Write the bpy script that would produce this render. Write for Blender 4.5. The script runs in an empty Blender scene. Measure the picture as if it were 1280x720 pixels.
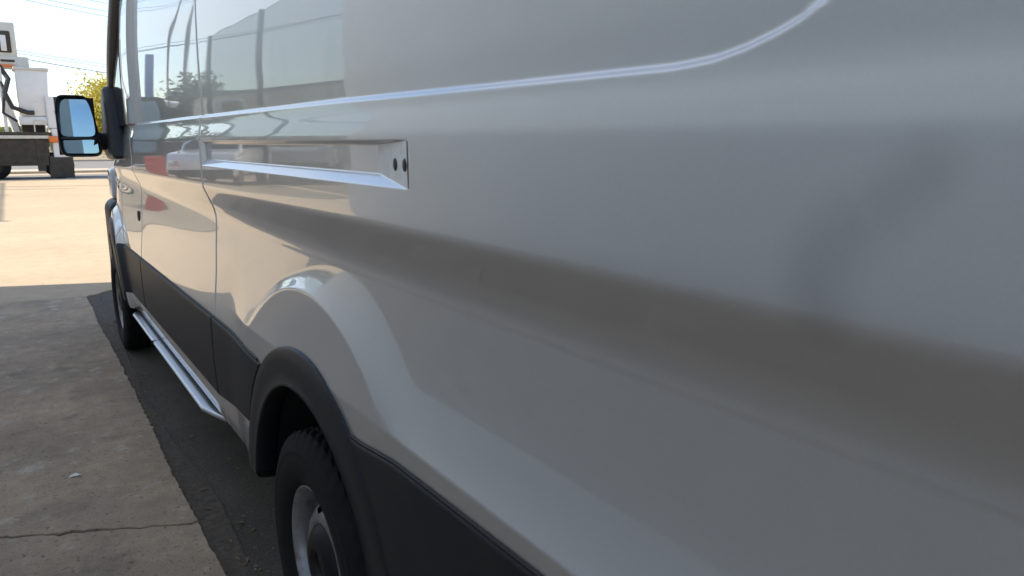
import bpy, bmesh, math, random
import numpy as np
from mathutils import Vector, Matrix
random.seed(7); rng = np.random.default_rng(7)
S = bpy.context.scene
C = S.collection
R = math.radians
PI = math.pi

# ------------------------------------------------------------ camera
CAMH = 1.35
cam = bpy.data.objects.new('camera', bpy.data.cameras.new('camera')); C.objects.link(cam)
cam.data.lens = 924/1280*36; cam.data.sensor_width = 36
cam.data.clip_start = .02; cam.data.clip_end = 3000
cam.location = (0, 0, CAMH)
cam.rotation_euler = (R(90-11.144), 0, -R(33.83))
cam.data.dof.use_dof = True; cam.data.dof.focus_distance = 3.2; cam.data.dof.aperture_fstop = 9
S.camera = cam
# ------------------------------------------------------------ sky, sun, exposure
SUN_AZ = math.atan2(-.94, .34); SUN_EL = R(43)       # azimuth measured from +Y towards +X
w = bpy.data.worlds.new('World'); S.world = w; w.use_nodes = True
nt = w.node_tree; nt.nodes.clear()
wo = nt.nodes.new('ShaderNodeOutputWorld'); bg = nt.nodes.new('ShaderNodeBackground')
sky = nt.nodes.new('ShaderNodeTexSky'); sky.sky_type = 'NISHITA'; sky.sun_disc = False
sky.sun_elevation = SUN_EL; sky.sun_rotation = SUN_AZ % (2*PI)
sky.dust_density = .6; sky.ozone_density = 1.6
tc = nt.nodes.new('ShaderNodeTexCoord'); mp = nt.nodes.new('ShaderNodeMapping')
mp.inputs['Scale'].default_value = (1.0, 1.0, 2.6)
nz = nt.nodes.new('ShaderNodeTexNoise'); nz.inputs['Scale'].default_value = 1.9; nz.inputs['Detail'].default_value = 7
nz.inputs['Roughness'].default_value = .55
rp = nt.nodes.new('ShaderNodeValToRGB'); rp.color_ramp.elements[0].position = .44; rp.color_ramp.elements[1].position = .66
mxs = nt.nodes.new('ShaderNodeMix'); mxs.data_type = 'RGBA'
mxs.inputs['B'].default_value = (4.8, 4.8, 4.6, 1)
mulc = nt.nodes.new('ShaderNodeMath'); mulc.operation = 'MULTIPLY'; mulc.inputs[1].default_value = .62
L = nt.links.new
L(tc.outputs['Generated'], mp.inputs['Vector']); L(mp.outputs[0], nz.inputs['Vector']); L(nz.outputs['Fac'], rp.inputs['Fac'])
L(rp.outputs['Color'], mulc.inputs[0]); L(mulc.outputs[0], mxs.inputs['Factor'])
L(sky.outputs[0], mxs.inputs['A']); L(mxs.outputs['Result'], bg.inputs['Color']); L(bg.outputs[0], wo.inputs[0])
bg.inputs['Strength'].default_value = .13
sun = bpy.data.objects.new('sun', bpy.data.lights.new('sun', 'SUN')); C.objects.link(sun)
sun.data.energy = 4.3; sun.data.angle = R(.53); sun.data.color = (1, .90, .74)
sd = Vector((math.sin(SUN_AZ)*math.cos(SUN_EL), math.cos(SUN_AZ)*math.cos(SUN_EL), math.sin(SUN_EL)))
sun.rotation_euler = sd.to_track_quat('Z', 'Y').to_euler(); sun.location = (-20, -20, 30)
S.view_settings.view_transform = 'Standard'; S.view_settings.look = 'None'
S.view_settings.exposure = 1.1; S.view_settings.gamma = 1; S.view_settings.use_curve_mapping = False
S.cycles.max_bounces = 10; S.cycles.transparent_max_bounces = 12; S.cycles.use_denoising = True
S.cycles.sample_clamp_indirect = 6

# ------------------------------------------------------------ materials
def mat(name, col, rough=.5, metal=0., coat=0., coat_rough=.03, noise=None, bump=None, spec=.5, stain=None):
    """noise = (scale, amount) colour grain; bump = (scale, strength, distance); stain = (scale, lo, hi, colour)"""
    m = bpy.data.materials.new(name); m.use_nodes = True
    t = m.node_tree; b = t.nodes['Principled BSDF']
    b.inputs['Base Color'].default_value = (*col, 1); b.inputs['Roughness'].default_value = rough
    b.inputs['Metallic'].default_value = metal; b.inputs['Specular IOR Level'].default_value = spec
    b.inputs['Coat Weight'].default_value = coat; b.inputs['Coat Roughness'].default_value = coat_rough
    co = t.nodes.new('ShaderNodeTexCoord').outputs['Object']
    src = None
    def tex(scale, detail=6, rg=.6):
        n = t.nodes.new('ShaderNodeTexNoise'); n.inputs['Scale'].default_value = scale
        n.inputs['Detail'].default_value = detail; n.inputs['Roughness'].default_value = rg
        t.links.new(co, n.inputs['Vector']); return n.outputs['Fac']
    def mixc(a, bcol, fac, mode='MIX'):
        x = t.nodes.new('ShaderNodeMix'); x.data_type = 'RGBA'; x.blend_type = mode
        if a is None: x.inputs['A'].default_value = (*col, 1)
        else: t.links.new(a, x.inputs['A'])
        if isinstance(bcol, tuple): x.inputs['B'].default_value = (*bcol, 1)
        else: t.links.new(bcol, x.inputs['B'])
        if isinstance(fac, float): x.inputs['Factor'].default_value = fac
        else: t.links.new(fac, x.inputs['Factor'])
        return x.outputs['Result']
    def ramp(f, lo, hi, c0=(0, 0, 0), c1=(1, 1, 1)):
        r = t.nodes.new('ShaderNodeValToRGB'); r.color_ramp.elements[0].position = lo; r.color_ramp.elements[1].position = hi
        r.color_ramp.elements[0].color = (*c0, 1); r.color_ramp.elements[1].color = (*c1, 1)
        t.links.new(f, r.inputs['Fac']); return r.outputs['Color']
    for st in (stain or []):
        src = mixc(src, st[3], ramp(tex(st[0], 5, .62), st[1], st[2]))
    for nn in (noise or []):
        a = nn[1]
        src = mixc(src, ramp(tex(nn[0]), .3, .7, (1-a,)*3, (1+a,)*3), 1., 'MULTIPLY')
    if src is not None: t.links.new(src, b.inputs['Base Color'])
    nrm = None
    for bb in (bump or []):
        bn = t.nodes.new('ShaderNodeBump'); bn.inputs['Strength'].default_value = bb[1]; bn.inputs['Distance'].default_value = bb[2]
        t.links.new(tex(bb[0]), bn.inputs['Height'])
        if nrm: t.links.new(nrm, bn.inputs['Normal'])
        nrm = bn.outputs['Normal']
    if nrm: t.links.new(nrm, b.inputs['Normal'])
    m['node_help'] = 0
    return m
M = {}
# silver paint: metallic base under a clear coat, flake grain, a rubbed dusty smear of its own shape
def paint():
    m = mat('silver_paint', (.30, .30, .305), .40, .85, 1., .012, bump=None)
    m.node_tree.nodes['Principled BSDF'].inputs['Coat IOR'].default_value = 1.8
    t = m.node_tree; b = t.nodes['Principled BSDF']
    co = t.nodes.new('ShaderNodeTexCoord').outputs['Object']
    v = t.nodes.new('ShaderNodeTexVoronoi'); v.inputs['Scale'].default_value = 900; t.links.new(co, v.inputs['Vector'])
    n2 = t.nodes.new('ShaderNodeTexNoise'); n2.inputs['Scale'].default_value = 260; n2.inputs['Detail'].default_value = 3; t.links.new(co, n2.inputs['Vector'])
    rm = t.nodes.new('ShaderNodeMapRange'); rm.inputs['To Min'].default_value = .565; rm.inputs['To Max'].default_value = .595
    t.links.new(n2.outputs['Fac'], rm.inputs['Value'])
    sep = t.nodes.new('ShaderNodeSeparateColor'); t.links.new(v.outputs['Color'], sep.inputs[0])
    ma = t.nodes.new('ShaderNodeMath'); ma.operation = 'MULTIPLY_ADD'; ma.inputs[1].default_value = .03; 
    t.links.new(sep.outputs[0], ma.inputs[0]); t.links.new(rm.outputs[0], ma.inputs[2])
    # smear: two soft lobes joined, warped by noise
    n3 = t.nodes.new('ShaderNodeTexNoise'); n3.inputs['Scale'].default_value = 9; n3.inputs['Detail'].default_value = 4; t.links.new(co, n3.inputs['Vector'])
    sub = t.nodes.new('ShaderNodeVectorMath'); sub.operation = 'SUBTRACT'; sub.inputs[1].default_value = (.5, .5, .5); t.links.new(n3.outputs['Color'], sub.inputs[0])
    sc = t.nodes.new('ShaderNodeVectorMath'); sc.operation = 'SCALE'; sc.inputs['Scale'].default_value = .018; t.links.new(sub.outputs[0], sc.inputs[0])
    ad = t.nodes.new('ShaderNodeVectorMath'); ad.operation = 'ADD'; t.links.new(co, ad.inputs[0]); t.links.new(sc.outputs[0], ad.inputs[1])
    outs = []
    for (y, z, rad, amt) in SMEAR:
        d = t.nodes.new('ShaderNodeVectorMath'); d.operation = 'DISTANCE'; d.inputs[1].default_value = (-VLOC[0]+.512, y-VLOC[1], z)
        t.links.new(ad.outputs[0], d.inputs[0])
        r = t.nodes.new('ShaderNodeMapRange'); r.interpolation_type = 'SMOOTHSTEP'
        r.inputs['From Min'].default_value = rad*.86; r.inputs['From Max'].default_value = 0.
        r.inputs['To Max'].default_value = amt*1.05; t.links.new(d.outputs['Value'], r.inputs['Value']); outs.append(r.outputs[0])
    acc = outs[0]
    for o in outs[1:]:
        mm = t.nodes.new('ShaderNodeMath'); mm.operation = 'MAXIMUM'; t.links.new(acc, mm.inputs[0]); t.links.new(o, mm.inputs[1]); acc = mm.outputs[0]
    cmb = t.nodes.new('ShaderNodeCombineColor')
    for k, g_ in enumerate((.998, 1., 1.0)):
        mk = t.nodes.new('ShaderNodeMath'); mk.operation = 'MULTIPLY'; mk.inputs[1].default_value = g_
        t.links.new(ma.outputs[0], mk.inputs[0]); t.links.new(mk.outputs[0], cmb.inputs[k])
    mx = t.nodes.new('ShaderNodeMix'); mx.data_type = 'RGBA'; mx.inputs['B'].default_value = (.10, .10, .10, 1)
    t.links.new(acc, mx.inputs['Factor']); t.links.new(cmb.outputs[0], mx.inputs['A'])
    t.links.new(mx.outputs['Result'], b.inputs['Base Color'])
    # dust and wiped streaks: roughness of the coat varies a little
    n4 = t.nodes.new('ShaderNodeTexNoise'); n4.inputs['Scale'].default_value = 5; n4.inputs['Detail'].default_value = 8; t.links.new(co, n4.inputs['Vector'])
    r4 = t.nodes.new('ShaderNodeMapRange'); r4.inputs['From Min'].default_value = .3; r4.inputs['From Max'].default_value = .75
    r4.inputs['To Min'].default_value = .008; r4.inputs['To Max'].default_value = .03
    t.links.new(n4.outputs['Fac'], r4.inputs['Value']); t.links.new(r4.outputs[0], b.inputs['Coat Roughness'])
    return m
VLOC = (1.53, 3.0, 0.)
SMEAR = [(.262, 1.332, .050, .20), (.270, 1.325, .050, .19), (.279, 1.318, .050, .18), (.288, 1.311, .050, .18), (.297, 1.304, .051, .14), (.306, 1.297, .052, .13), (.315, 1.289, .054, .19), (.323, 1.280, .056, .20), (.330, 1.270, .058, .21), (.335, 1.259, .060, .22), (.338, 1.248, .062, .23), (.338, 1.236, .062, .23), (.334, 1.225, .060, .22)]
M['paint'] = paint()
M['plastic'] = mat('black_grained_plastic', (.0095, .0112, .0150), .47, spec=.26, noise=[(40, .12)], bump=[(900, .25, .0006), (6, .1, .002)], stain=[(7, .5, .8, (.017, .0165, .016))])
M['arch'] = mat('black_trim_plastic', (.012, .0132, .0155), .44, spec=.26, noise=[(30, .12)], bump=[(900, .2, .0006)])
M['housing'] = mat('mirror_housing_plastic', (.018, .019, .021), .42, bump=[(700, .15, .0006)])
M['rubber'] = mat('tyre_rubber', (.0075, .0075, .008), .75, spec=.2, noise=[(25, .25)], bump=[(160, .3, .001)], stain=[(14, .5, .8, (.013, .0125, .012))])
M['rim'] = mat('silver_wheel', (.27, .27, .28), .38, .55, noise=[(18, .12)], stain=[(22, .52, .72, (.17, .15, .13))])
M['hub'] = mat('hub_cap_black', (.007, .007, .008), .45, spec=.25, bump=[(300, .2, .0006)])
M['dark'] = mat('wheel_well_black', (.008, .008, .009), .9)
M['seal'] = mat('black_seal', (.010, .010, .011), .6)
M['step'] = mat('brushed_aluminium', (.55, .57, .60), .36, .95, noise=[(60, .06)], bump=[(240, .1, .0006)])
M['glass'] = mat('dark_glass', (.012, .014, .016), .01, 0, 0, spec=.6)
M['pillar'] = mat('pillar_trim', (.13, .105, .08), .25, 0, .6, .12)
M['mirror'] = mat('mirror_silver', (.29, .40, .47), .015, 1.)
M['bare'] = mat('bare_galvanised_plate', (.80, .79, .78), .5, .1, noise=[(60, .08)], stain=[(40, .6, .8, (.5, .48, .46))])
M['chrome'] = mat('chrome', (.7, .7, .72), .12, 1.)
M['conc'] = mat('worn_concrete', (.385, .285, .192), .85, noise=[(2.2, .18), (14, .14), (150, .16)],
                bump=[(28, .35, .008), (180, .8, .004)], stain=[(1.3, .42, .70, (.255, .20, .145)), (3.1, .55, .72, (.225, .178, .13)), (9, .58, .68, (.42, .35, .275)), (55, .58, .68, (.17, .135, .10)), (130, .62, .70, (.45, .39, .31))])
M['lot'] = mat('sunlit_lot_concrete', (.385, .302, .205), .9, noise=[(.5, .08), (6, .08)], bump=[(40, .3, .006)], stain=[(.35, .5, .8, (.34, .265, .18)), (1.8, .6, .8, (.32, .25, .17)), (11, .6, .7, (.31, .24, .165))])
M['asph'] = mat('old_asphalt', (.080, .066, .051), .9, noise=[(3, .25), (90, .35)], bump=[(120, .7, .006)], stain=[(2.5, .5, .75, (.050, .042, .034)), (30, .6, .75, (.13, .11, .085))])
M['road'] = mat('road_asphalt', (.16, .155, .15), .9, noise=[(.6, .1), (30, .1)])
M['kerb'] = mat('kerb_concrete', (.40, .35, .28), .9, noise=[(1.5, .12)])
M['dirt'] = mat('dry_ground', (.22, .18, .12), .95, noise=[(.3, .2), (4, .2)])
M['wall'] = mat('painted_block_wall', (.80, .765, .70), .8, noise=[(1.2, .06), (20, .05)], bump=[(60, .2, .004)])
M['post'] = mat('dark_steel_post', (.05, .05, .052), .5, .3)
M['white'] = mat('white_truck_paint', (.74, .74, .74), .35, 0, .4, noise=[(2, .05)], stain=[(3, .55, .8, (.60, .59, .56))])
M['cream'] = mat('cream_truck_metal', (.62, .60, .54), .45, noise=[(4, .08)])
M['chassis'] = mat('truck_chassis_black', (.050, .042, .034), .7, noise=[(5, .3)])
M['orange'] = mat('orange_lamp_lens', (.75, .17, .02), .3, 0, .5)
M['hose'] = mat('hydraulic_hose', (.03, .03, .03), .5)
M['red'] = mat('red_plastic', (.55, .035, .025), .4)
M['blue'] = mat('blue_sign_paint', (.03, .09, .33), .45)
M['bark'] = mat('bark', (.09, .065, .045), .9, noise=[(12, .3)], bump=[(30, .6, .02)])
M['wire'] = mat('wire_black', (.03, .03, .03), .6)
M['wood'] = mat('pole_wood', (.11, .085, .06), .9, noise=[(9, .2)])
M['beige'] = mat('beige_stucco', (.72, .62, .47), .9, noise=[(.8, .08)])
M['roofd'] = mat('dark_roof', (.07, .07, .075), .8)
M['carw'] = mat('white_car_paint', (.68, .68, .68), .3, 0, 1.)
M['carg'] = mat('grey_car_paint', (.16, .165, .17), .35, .5, 1.)
M['card'] = mat('dark_car_paint', (.03, .032, .036), .3, .2, 1.)
M['lampw'] = mat('lamp_glass', (.6, .6, .6), .1, .3, 1.)
M['paper'] = mat('paper_white', (.75, .74, .70), .8)
M['leafd'] = mat('dry_leaf', (.16, .105, .05), .8)
M['stone'] = mat('grit', (.17, .15, .125), .9, noise=[(40, .3)])
def leafmat(name, c1, c2):
    m = bpy.data.materials.new(name); m.use_nodes = True; t = m.node_tree
    b = t.nodes['Principled BSDF']; out = t.nodes['Material Output']
    co = t.nodes.new('ShaderNodeTexCoord'); n = t.nodes.new('ShaderNodeTexNoise'); n.inputs['Scale'].default_value = 1.3; n.inputs['Detail'].default_value = 5
    t.links.new(co.outputs['Object'], n.inputs['Vector'])
    r = t.nodes.new('ShaderNodeValToRGB'); r.color_ramp.elements[0].position = .38; r.color_ramp.elements[1].position = .62
    r.color_ramp.elements[0].color = (*c1, 1); r.color_ramp.elements[1].color = (*c2, 1)
    t.links.new(n.outputs['Fac'], r.inputs['Fac']); t.links.new(r.outputs['Color'], b.inputs['Base Color'])
    b.inputs['Roughness'].default_value = .6
    tr = t.nodes.new('ShaderNodeBsdfTranslucent'); t.links.new(r.outputs['Color'], tr.inputs['Color'])
    mx = t.nodes.new('ShaderNodeMixShader'); mx.inputs[0].default_value = .4
    t.links.new(b.outputs[0], mx.inputs[1]); t.links.new(tr.outputs[0], mx.inputs[2]); t.links.new(mx.outputs[0], out.inputs[0])
    return m
M['leafy'] = leafmat('yellow_leaves', (.34, .33, .05), (.62, .50, .09))
M['leafg'] = leafmat('olive_leaves', (.10, .115, .03), (.16, .17, .045))
M['leafk'] = leafmat('dark_leaves', (.05, .06, .03), (.09, .10, .05))
def tintglass():
    m = bpy.data.materials.new('grey_tinted_glazing'); m.use_nodes = True; t = m.node_tree; t.nodes.remove(t.nodes['Principled BSDF'])
    out = t.nodes['Material Output']
    tr = t.nodes.new('ShaderNodeBsdfTransparent'); tr.inputs['Color'].default_value = (.68, .69, .69, 1)
    gl = t.nodes.new('ShaderNodeBsdfGlossy'); gl.inputs['Roughness'].default_value = .02
    mx = t.nodes.new('ShaderNodeMixShader'); mx.inputs[0].default_value = .05
    t.links.new(tr.outputs[0], mx.inputs[1]); t.links.new(gl.outputs[0], mx.inputs[2]); t.links.new(mx.outputs[0], out.inputs[0])
    return m
M['tint'] = tintglass()

# ------------------------------------------------------------ helpers
def tag(o, label=None, cat=None, group=None, kind=None):
    if label: o['label'] = label
    if cat: o['category'] = cat
    if group: o['group'] = group
    if kind: o['kind'] = kind
    return o
def empty(name, loc, rotz=0., **k):
    o = bpy.data.objects.new(name, None); C.objects.link(o); o.location = loc; o.rotation_euler = (0, 0, rotz)
    o.empty_display_size = .2
    return tag(o, **k)
def link(name, me, m, parent=None, smooth=True, loc=None):
    me.materials.append(m)
    if smooth and len(me.polygons): me.polygons.foreach_set('use_smooth', [True]*len(me.polygons))
    o = bpy.data.objects.new(name, me); C.objects.link(o)
    if loc is not None: o.location = loc
    if parent is not None: o.parent = parent
    return o
def pyd(name, v, f, m, parent=None, smooth=True, org=None):
    v = np.asarray(v, float)
    if org is not None: v = v - np.asarray(org)
    me = bpy.data.meshes.new(name); me.from_pydata(v.tolist(), [], f if isinstance(f, list) else f.tolist()); me.update()
    return link(name, me, m, parent, smooth)
def fin(name, bm, m, parent=None, smooth=False, org=None, loc=None):
    if org is not None: bmesh.ops.translate(bm, verts=bm.verts, vec=-Vector(org))
    bmesh.ops.recalc_face_normals(bm, faces=bm.faces)
    me = bpy.data.meshes.new(name); bm.to_mesh(me); bm.free()
    o = link(name, me, m, parent, smooth, loc)
    if smooth: me.set_sharp_from_angle(angle=R(38))
    return o
def box(bm, x0, x1, y0, y1, z0, z1, bev=0., seg=2):
    n = bmesh.new(); bmesh.ops.create_cube(n, size=1)
    for v in n.verts: v.co = ((x0+x1)/2+v.co.x*(x1-x0), (y0+y1)/2+v.co.y*(y1-y0), (z0+z1)/2+v.co.z*(z1-z0))
    if bev: bmesh.ops.bevel(n, geom=n.edges[:], offset=bev, segments=seg, affect='EDGES', profile=.5)
    t = bpy.data.meshes.new('t'); n.to_mesh(t); n.free(); bm.from_mesh(t); bpy.data.meshes.remove(t); return bm
def bx(*a, **k): return box(bmesh.new(), *a, **k)
def prism(bm, pts, y0, y1, axis='y', bev=0., seg=2):
    """2-D outline extruded along an axis. axis y: pts=(x,z); x: pts=(y,z); z: pts=(x,y)"""
    n = bmesh.new()
    f3 = {'y': lambda p, d: (p[0], d, p[1]), 'x': lambda p, d: (d, p[0], p[1]), 'z': lambda p, d: (p[0], p[1], d)}[axis]
    vs = [n.verts.new(f3(p, y0)) for p in pts]; f = n.faces.new(vs)
    r = bmesh.ops.extrude_face_region(n, geom=[f]); mv = Vector(f3((0, 0), y1-y0))
    for e in r['geom']:
        if isinstance(e, bmesh.types.BMVert): e.co += mv
    bmesh.ops.recalc_face_normals(n, faces=n.faces)
    if bev: bmesh.ops.bevel(n, geom=n.edges[:], offset=bev, segments=seg, affect='EDGES', profile=.5)
    t = bpy.data.meshes.new('t'); n.to_mesh(t); n.free(); bm.from_mesh(t); bpy.data.meshes.remove(t); return bm
def tube(bm, pts, r, n=8, cap=True):
    pts = [Vector(p) for p in pts]; rs = r if isinstance(r, (list, tuple)) else [r]*len(pts)
    rings = []
    for i, p in enumerate(pts):
        d = (pts[min(i+1, len(pts)-1)]-pts[max(i-1, 0)]).normalized()
        a = d.orthogonal().normalized() if i == 0 else (rings[-1][1]-d*rings[-1][1].dot(d)).normalized()
        b = d.cross(a)
        rings.append(([bm.verts.new(p+(a*math.cos(2*PI*k/n)+b*math.sin(2*PI*k/n))*rs[i]) for k in range(n)], a))
    for (q, _), (s, _) in zip(rings, rings[1:]):
        for k in range(n): bm.faces.new((q[k], q[(k+1) % n], s[(k+1) % n], s[k]))
    if cap: bm.faces.new(rings[0][0][::-1]); bm.faces.new(rings[-1][0])
    return bm
def lathe(prof, n=64, axis='x'):
    """prof: (axial, radius)"""
    v = []; f = []
    for i, (a, r) in enumerate(prof):
        for k in range(n):
            c, s = math.cos(2*PI*k/n)*r, math.sin(2*PI*k/n)*r
            v.append((a, c, s) if axis == 'x' else (c, s, a) if axis == 'z' else (c, a, s))
    for i in range(len(prof)-1):
        for k in range(n):
            f.append((i*n+k, i*n+(k+1) % n, (i+1)*n+(k+1) % n, (i+1)*n+k))
    return np.array(v), f
def lathe_obj(name, prof, m, parent, loc, n=64, axis='x', smooth=True):
    v, f = lathe(prof, n, axis); bm = bmesh.new(); vs = [bm.verts.new(p) for p in v]
    for q in f: bm.faces.new([vs[i] for i in q])
    return fin(name, bm, m, parent, smooth, loc=loc)
def dup(o, parent=None):
    c = o.copy(); C.objects.link(c)
    if parent is not None: c.parent = parent
    for ch in list(o.children): dup(ch, c)
    return c
def sstep(a, b, x):
    t = np.clip((x-a)/(b-a), 0, 1); return t*t*(3-2*t)

# ------------------------------------------------------------ ground
def sheet(name, pts, z, m, kind='structure'):
    return tag(pyd(name, [(x, y, z) for x, y in pts], [tuple(range(len(pts)))], m, smooth=False), kind=kind)
sheet('ground', [(-900, -900), (900, -900), (900, 900), (-900, 900)], -.06, M['dirt'])
sheet('asphalt_yard', [(-30, -30), (30, -30), (30, 14.6), (-30, 14.6)], 0., M['asph'])
sheet('concrete_yard', [(-60, 8.9), (60, 8.9), (60, 38.6), (-60, 38.6)], .008, M['lot'])
sheet('truck_shade_sheet', [(-60, 32.0), (60, 31.2), (60, 36.6), (-60, 36.6)], .018, M['road'])  # dark sheet standing in for the truck's shadow on the yard
def kerb_piece(name, y0, y1, z1, m):
    return tag(fin(name, bx(-60, 60, y0, y1, -.05, z1, bev=.02), m), kind='structure')
kerb_piece('kerb', 38.6, 38.9, .12, M['kerb'])
kerb_piece('pavement', 38.9, 41.5, .115, M['kerb'])
sheet('road', [(-90, 41.5), (90, 41.5), (90, 62), (-90, 62)], .01, M['road'])
kerb_piece('kerb', 62, 62.3, .13, M['kerb'])

# concrete apron: slabs broken along ragged cracks, edge along the van
def ragged(p, q, amp, n, seed, fine=.105):
    r = np.random.default_rng(seed); p, q = np.array(p, float), np.array(q, float)
    t = np.linspace(0, 1, n); d = q-p; nn = np.array([-d[1], d[0]])/np.linalg.norm(d)
    off = np.zeros(n)
    for k in range(1, 26): off += r.normal()*np.sin(2*PI*k*t*.5+r.uniform(0, 6.28))/k**.8
    for k in range(30, n, 3): off += fine*r.normal()*np.sin(PI*k*t+r.uniform(0, 6.28))/(k/30)**.5
    off *= amp*np.sin(PI*t)**.25
    off[0] = off[-1] = 0
    return [tuple(p+d*a+nn*o) for a, o in zip(t, off)]
XE = .455
crackA = ragged((-5, 5.30), (XE-.03, 2.665), .020, 320, 3)
crackB = ragged((-5, 8.42), (XE-.02, 7.42), .02, 200, 5)
edges = [ragged((XE-.03, -4), (XE-.03, 2.660), .0065, 420, 11), ragged((XE-.03, 2.680), (XE-.02, 7.40), .008, 460, 12), ragged((XE+.0, 7.46), (XE+2, 9.2), .03, 60, 13)]
def slab(outline, z=.014, m=M['conc']):
    bm = bmesh.new(); vs = [bm.verts.new((x, y, z)) for x, y in outline]; f = bm.faces.new(vs)
    r = bmesh.ops.extrude_face_region(bm, geom=[f])
    for e in r['geom']:
        if isinstance(e, bmesh.types.BMVert): e.co.z -= .08
    bmesh.ops.recalc_face_normals(bm, faces=bm.faces)
    top = [fa for fa in bm.faces if all(abs(v.co.z-z) < 1e-4 for v in fa.verts)]
    rim = [e for e in top[0].edges]
    bmesh.ops.bevel(bm, geom=rim, offset=.004, segments=2, affect='EDGES', profile=.6)
    bmesh.ops.triangulate(bm, faces=[fa for fa in bm.faces if len(fa.verts) > 4])
    o = fin('concrete_slab', bm, m, smooth=False); tag(o, kind='structure'); return o
g = .007
_rg = np.random.default_rng(77); gapA = np.abs(np.convolve(_rg.normal(size=330), np.ones(9)/9, 'same'))[:320]*.022
near = [(-5, -4)] + edges[0] + [(x, y-g/3-q) for (x, y), q in zip(reversed(crackA), gapA)]
slab(near)
mid = [(x, y+g/2) for x, y in crackA] + edges[1] + [(x, y-g*.7) for x, y in reversed(crackB)]
slab(mid, .016)
far = [(x, y+g*1.6) for x, y in crackB] + edges[2] + [(60, 9.2), (60, 38.6), (-5, 38.6)]
slab(far, .013, M['lot'])

M['soil'] = mat('packed_dirt', (.088, .070, .052), .95, noise=[(30, .35), (160, .3)], bump=[(90, .8, .006)])
sheet('dirt_strip', ragged((XE-.06, -4), (XE-.06, 7.4), .012, 200, 33, 0.) + ragged((XE+.07, 7.4), (XE+.07, -4), .040, 500, 31, .012), .004, M['soil'])
# grit along the broken edge, dry leaves, the paper scrap
v = []; f = []
def pebble(x, y, z, s):
    b = len(v); u = rng.normal(size=(6, 3))*.15
    for i, d in enumerate([(1, 0, 0), (-1, 0, 0), (0, 1, 0), (0, -1, 0), (0, 0, .7), (0, 0, -.5)]): v.append((x+(d[0]+u[i, 0])*s, y+(d[1]+u[i, 1])*s, z+(d[2]+u[i, 2]*.5)*s))
    for q in [(0, 2, 4), (2, 1, 4), (1, 3, 4), (3, 0, 4), (2, 0, 5), (1, 2, 5), (3, 1, 5), (0, 3, 5)]: f.append(tuple(b+i for i in q))
for i in range(3200):
    y = rng.uniform(1.2, 8.2)
    x = XE-.03+abs(rng.normal())*.06 if rng.random() < .8 else rng.uniform(XE, 1.0)
    pebble(x, y, .001, rng.uniform(.0012, .0055)*(1.5 if rng.random() < .05 else 1))
for i in range(260):
    pebble(rng.uniform(-.6, XE-.05), rng.uniform(1.8, 8), .0155, rng.uniform(.001, .004))
tag(pyd('gravel', v, f, M['stone'], smooth=False), kind='stuff', label='loose grit scattered along the broken concrete edge')
v = []; f = []
for i in range(110):
    x = XE+abs(rng.normal())*.10-.01; y = rng.uniform(1.6, 6.5); a = rng.uniform(0, 6.28); s = rng.uniform(.006, .02)
    b = len(v); ca, sa = math.cos(a), math.sin(a)
    for px_, py_, pz in [(-1, 0, .1), (-.2, -.45, .35), (1, 0, .15), (-.2, .45, .5)]:
        v.append((x+(px_*ca-py_*sa)*s, y+(px_*sa+py_*ca)*s, .003+pz*s*.6))
    f += [(b, b+1, b+2), (b, b+2, b+3)]
tag(pyd('leaf_litter', v, f, M['leafd'], smooth=False), kind='stuff', label='dry brown leaf bits lying beside the concrete edge')
bm = bmesh.new()
P = [(-.022, -.006, .002), (-.008, -.011, .006), (.010, -.007, .003), (.022, -.010, .008), (.019, .004, .004), (.004, .009, .010), (-.014, .008, .005)]
top = [bm.verts.new((a+.083, b+3.32, c+.017)) for a, b, c in P]; bot = [bm.verts.new((a+.083, b+3.32, c+.0162)) for a, b, c in P]
bm.faces.new(top); bm.faces.new(bot[::-1])
for i in range(7): bm.faces.new((top[i], bot[i], bot[(i+1) % 7], top[(i+1) % 7]))
tag(fin('paper_scrap', bm, M['paper']), 'small crumpled white paper scrap lying on the shaded concrete', 'litter')

# ------------------------------------------------------------ THE VAN
van = empty('van', VLOC, label='long silver cargo van with black lower cladding parked in the shade', cat='van')
YR, YF, RH = 1.63, 5.38, .356
ZC = np.array([.30, .38, .42, .52, .62, .76, .80, .85, .90, .93, .96, 1.00, 1.05, 1.08, 1.10, 1.115, 1.13, 1.15, 1.204, 1.212, 1.23, 1.28, 1.355, 1.364, 1.385, 1.405, 1.42, 1.45, 1.52, 1.62, 1.80, 2.0, 2.2, 2.36, 2.46, 2.53, 2.575, 2.60])
XC = np.array([.560, .540, .530, .520, .515, .515, .5185, .5245, .5305, .5335, .5355, .5380, .5425, .5450, .5460, .5455, .5430, .5375, .5145, .5124, .5118, .5118, .5112, .5114, .5150, .5190, .5202, .5200, .5180, .5180, .5225, .541, .577, .625, .675, .735, .81, .90])
_zd = np.linspace(.30, 2.60, 4601)
def _smooth(z, x, sig=.0045):
    d = np.interp(_zd, z, x); k = int(sig/5e-4*4); ker = np.exp(-.5*(np.arange(-k, k+1)/(sig/5e-4))**2); ker /= ker.sum()
    return np.convolve(np.pad(d, k, mode='edge'), ker, 'valid')
_xd_soft = _smooth(ZC, XC, .018); _xd = _smooth(ZC, XC)
_wt = sstep(1.43, 1.50, _zd); _xd = _xd*(1-_wt)+_smooth(ZC, XC, .05)*_wt
_wt = 1-sstep(1.06, 1.12, _zd); _xd = _xd*(1-_wt)+_smooth(ZC, XC, .016)*_wt
CURV = np.array([(.20, 2.3), (.235, 1.80), (.25, 1.64), (.275, 1.545), (.305, 1.493), (.353, 1.454), (.376, 1.4415), (.397, 1.4335), (.428, 1.4245), (.462, 1.418), (.51, 1.4148), (.625, 1.4155), (.853, 1.417), (1.33, 1.4215), (2.58, 1.4265), (6, 1.437)])
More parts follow.
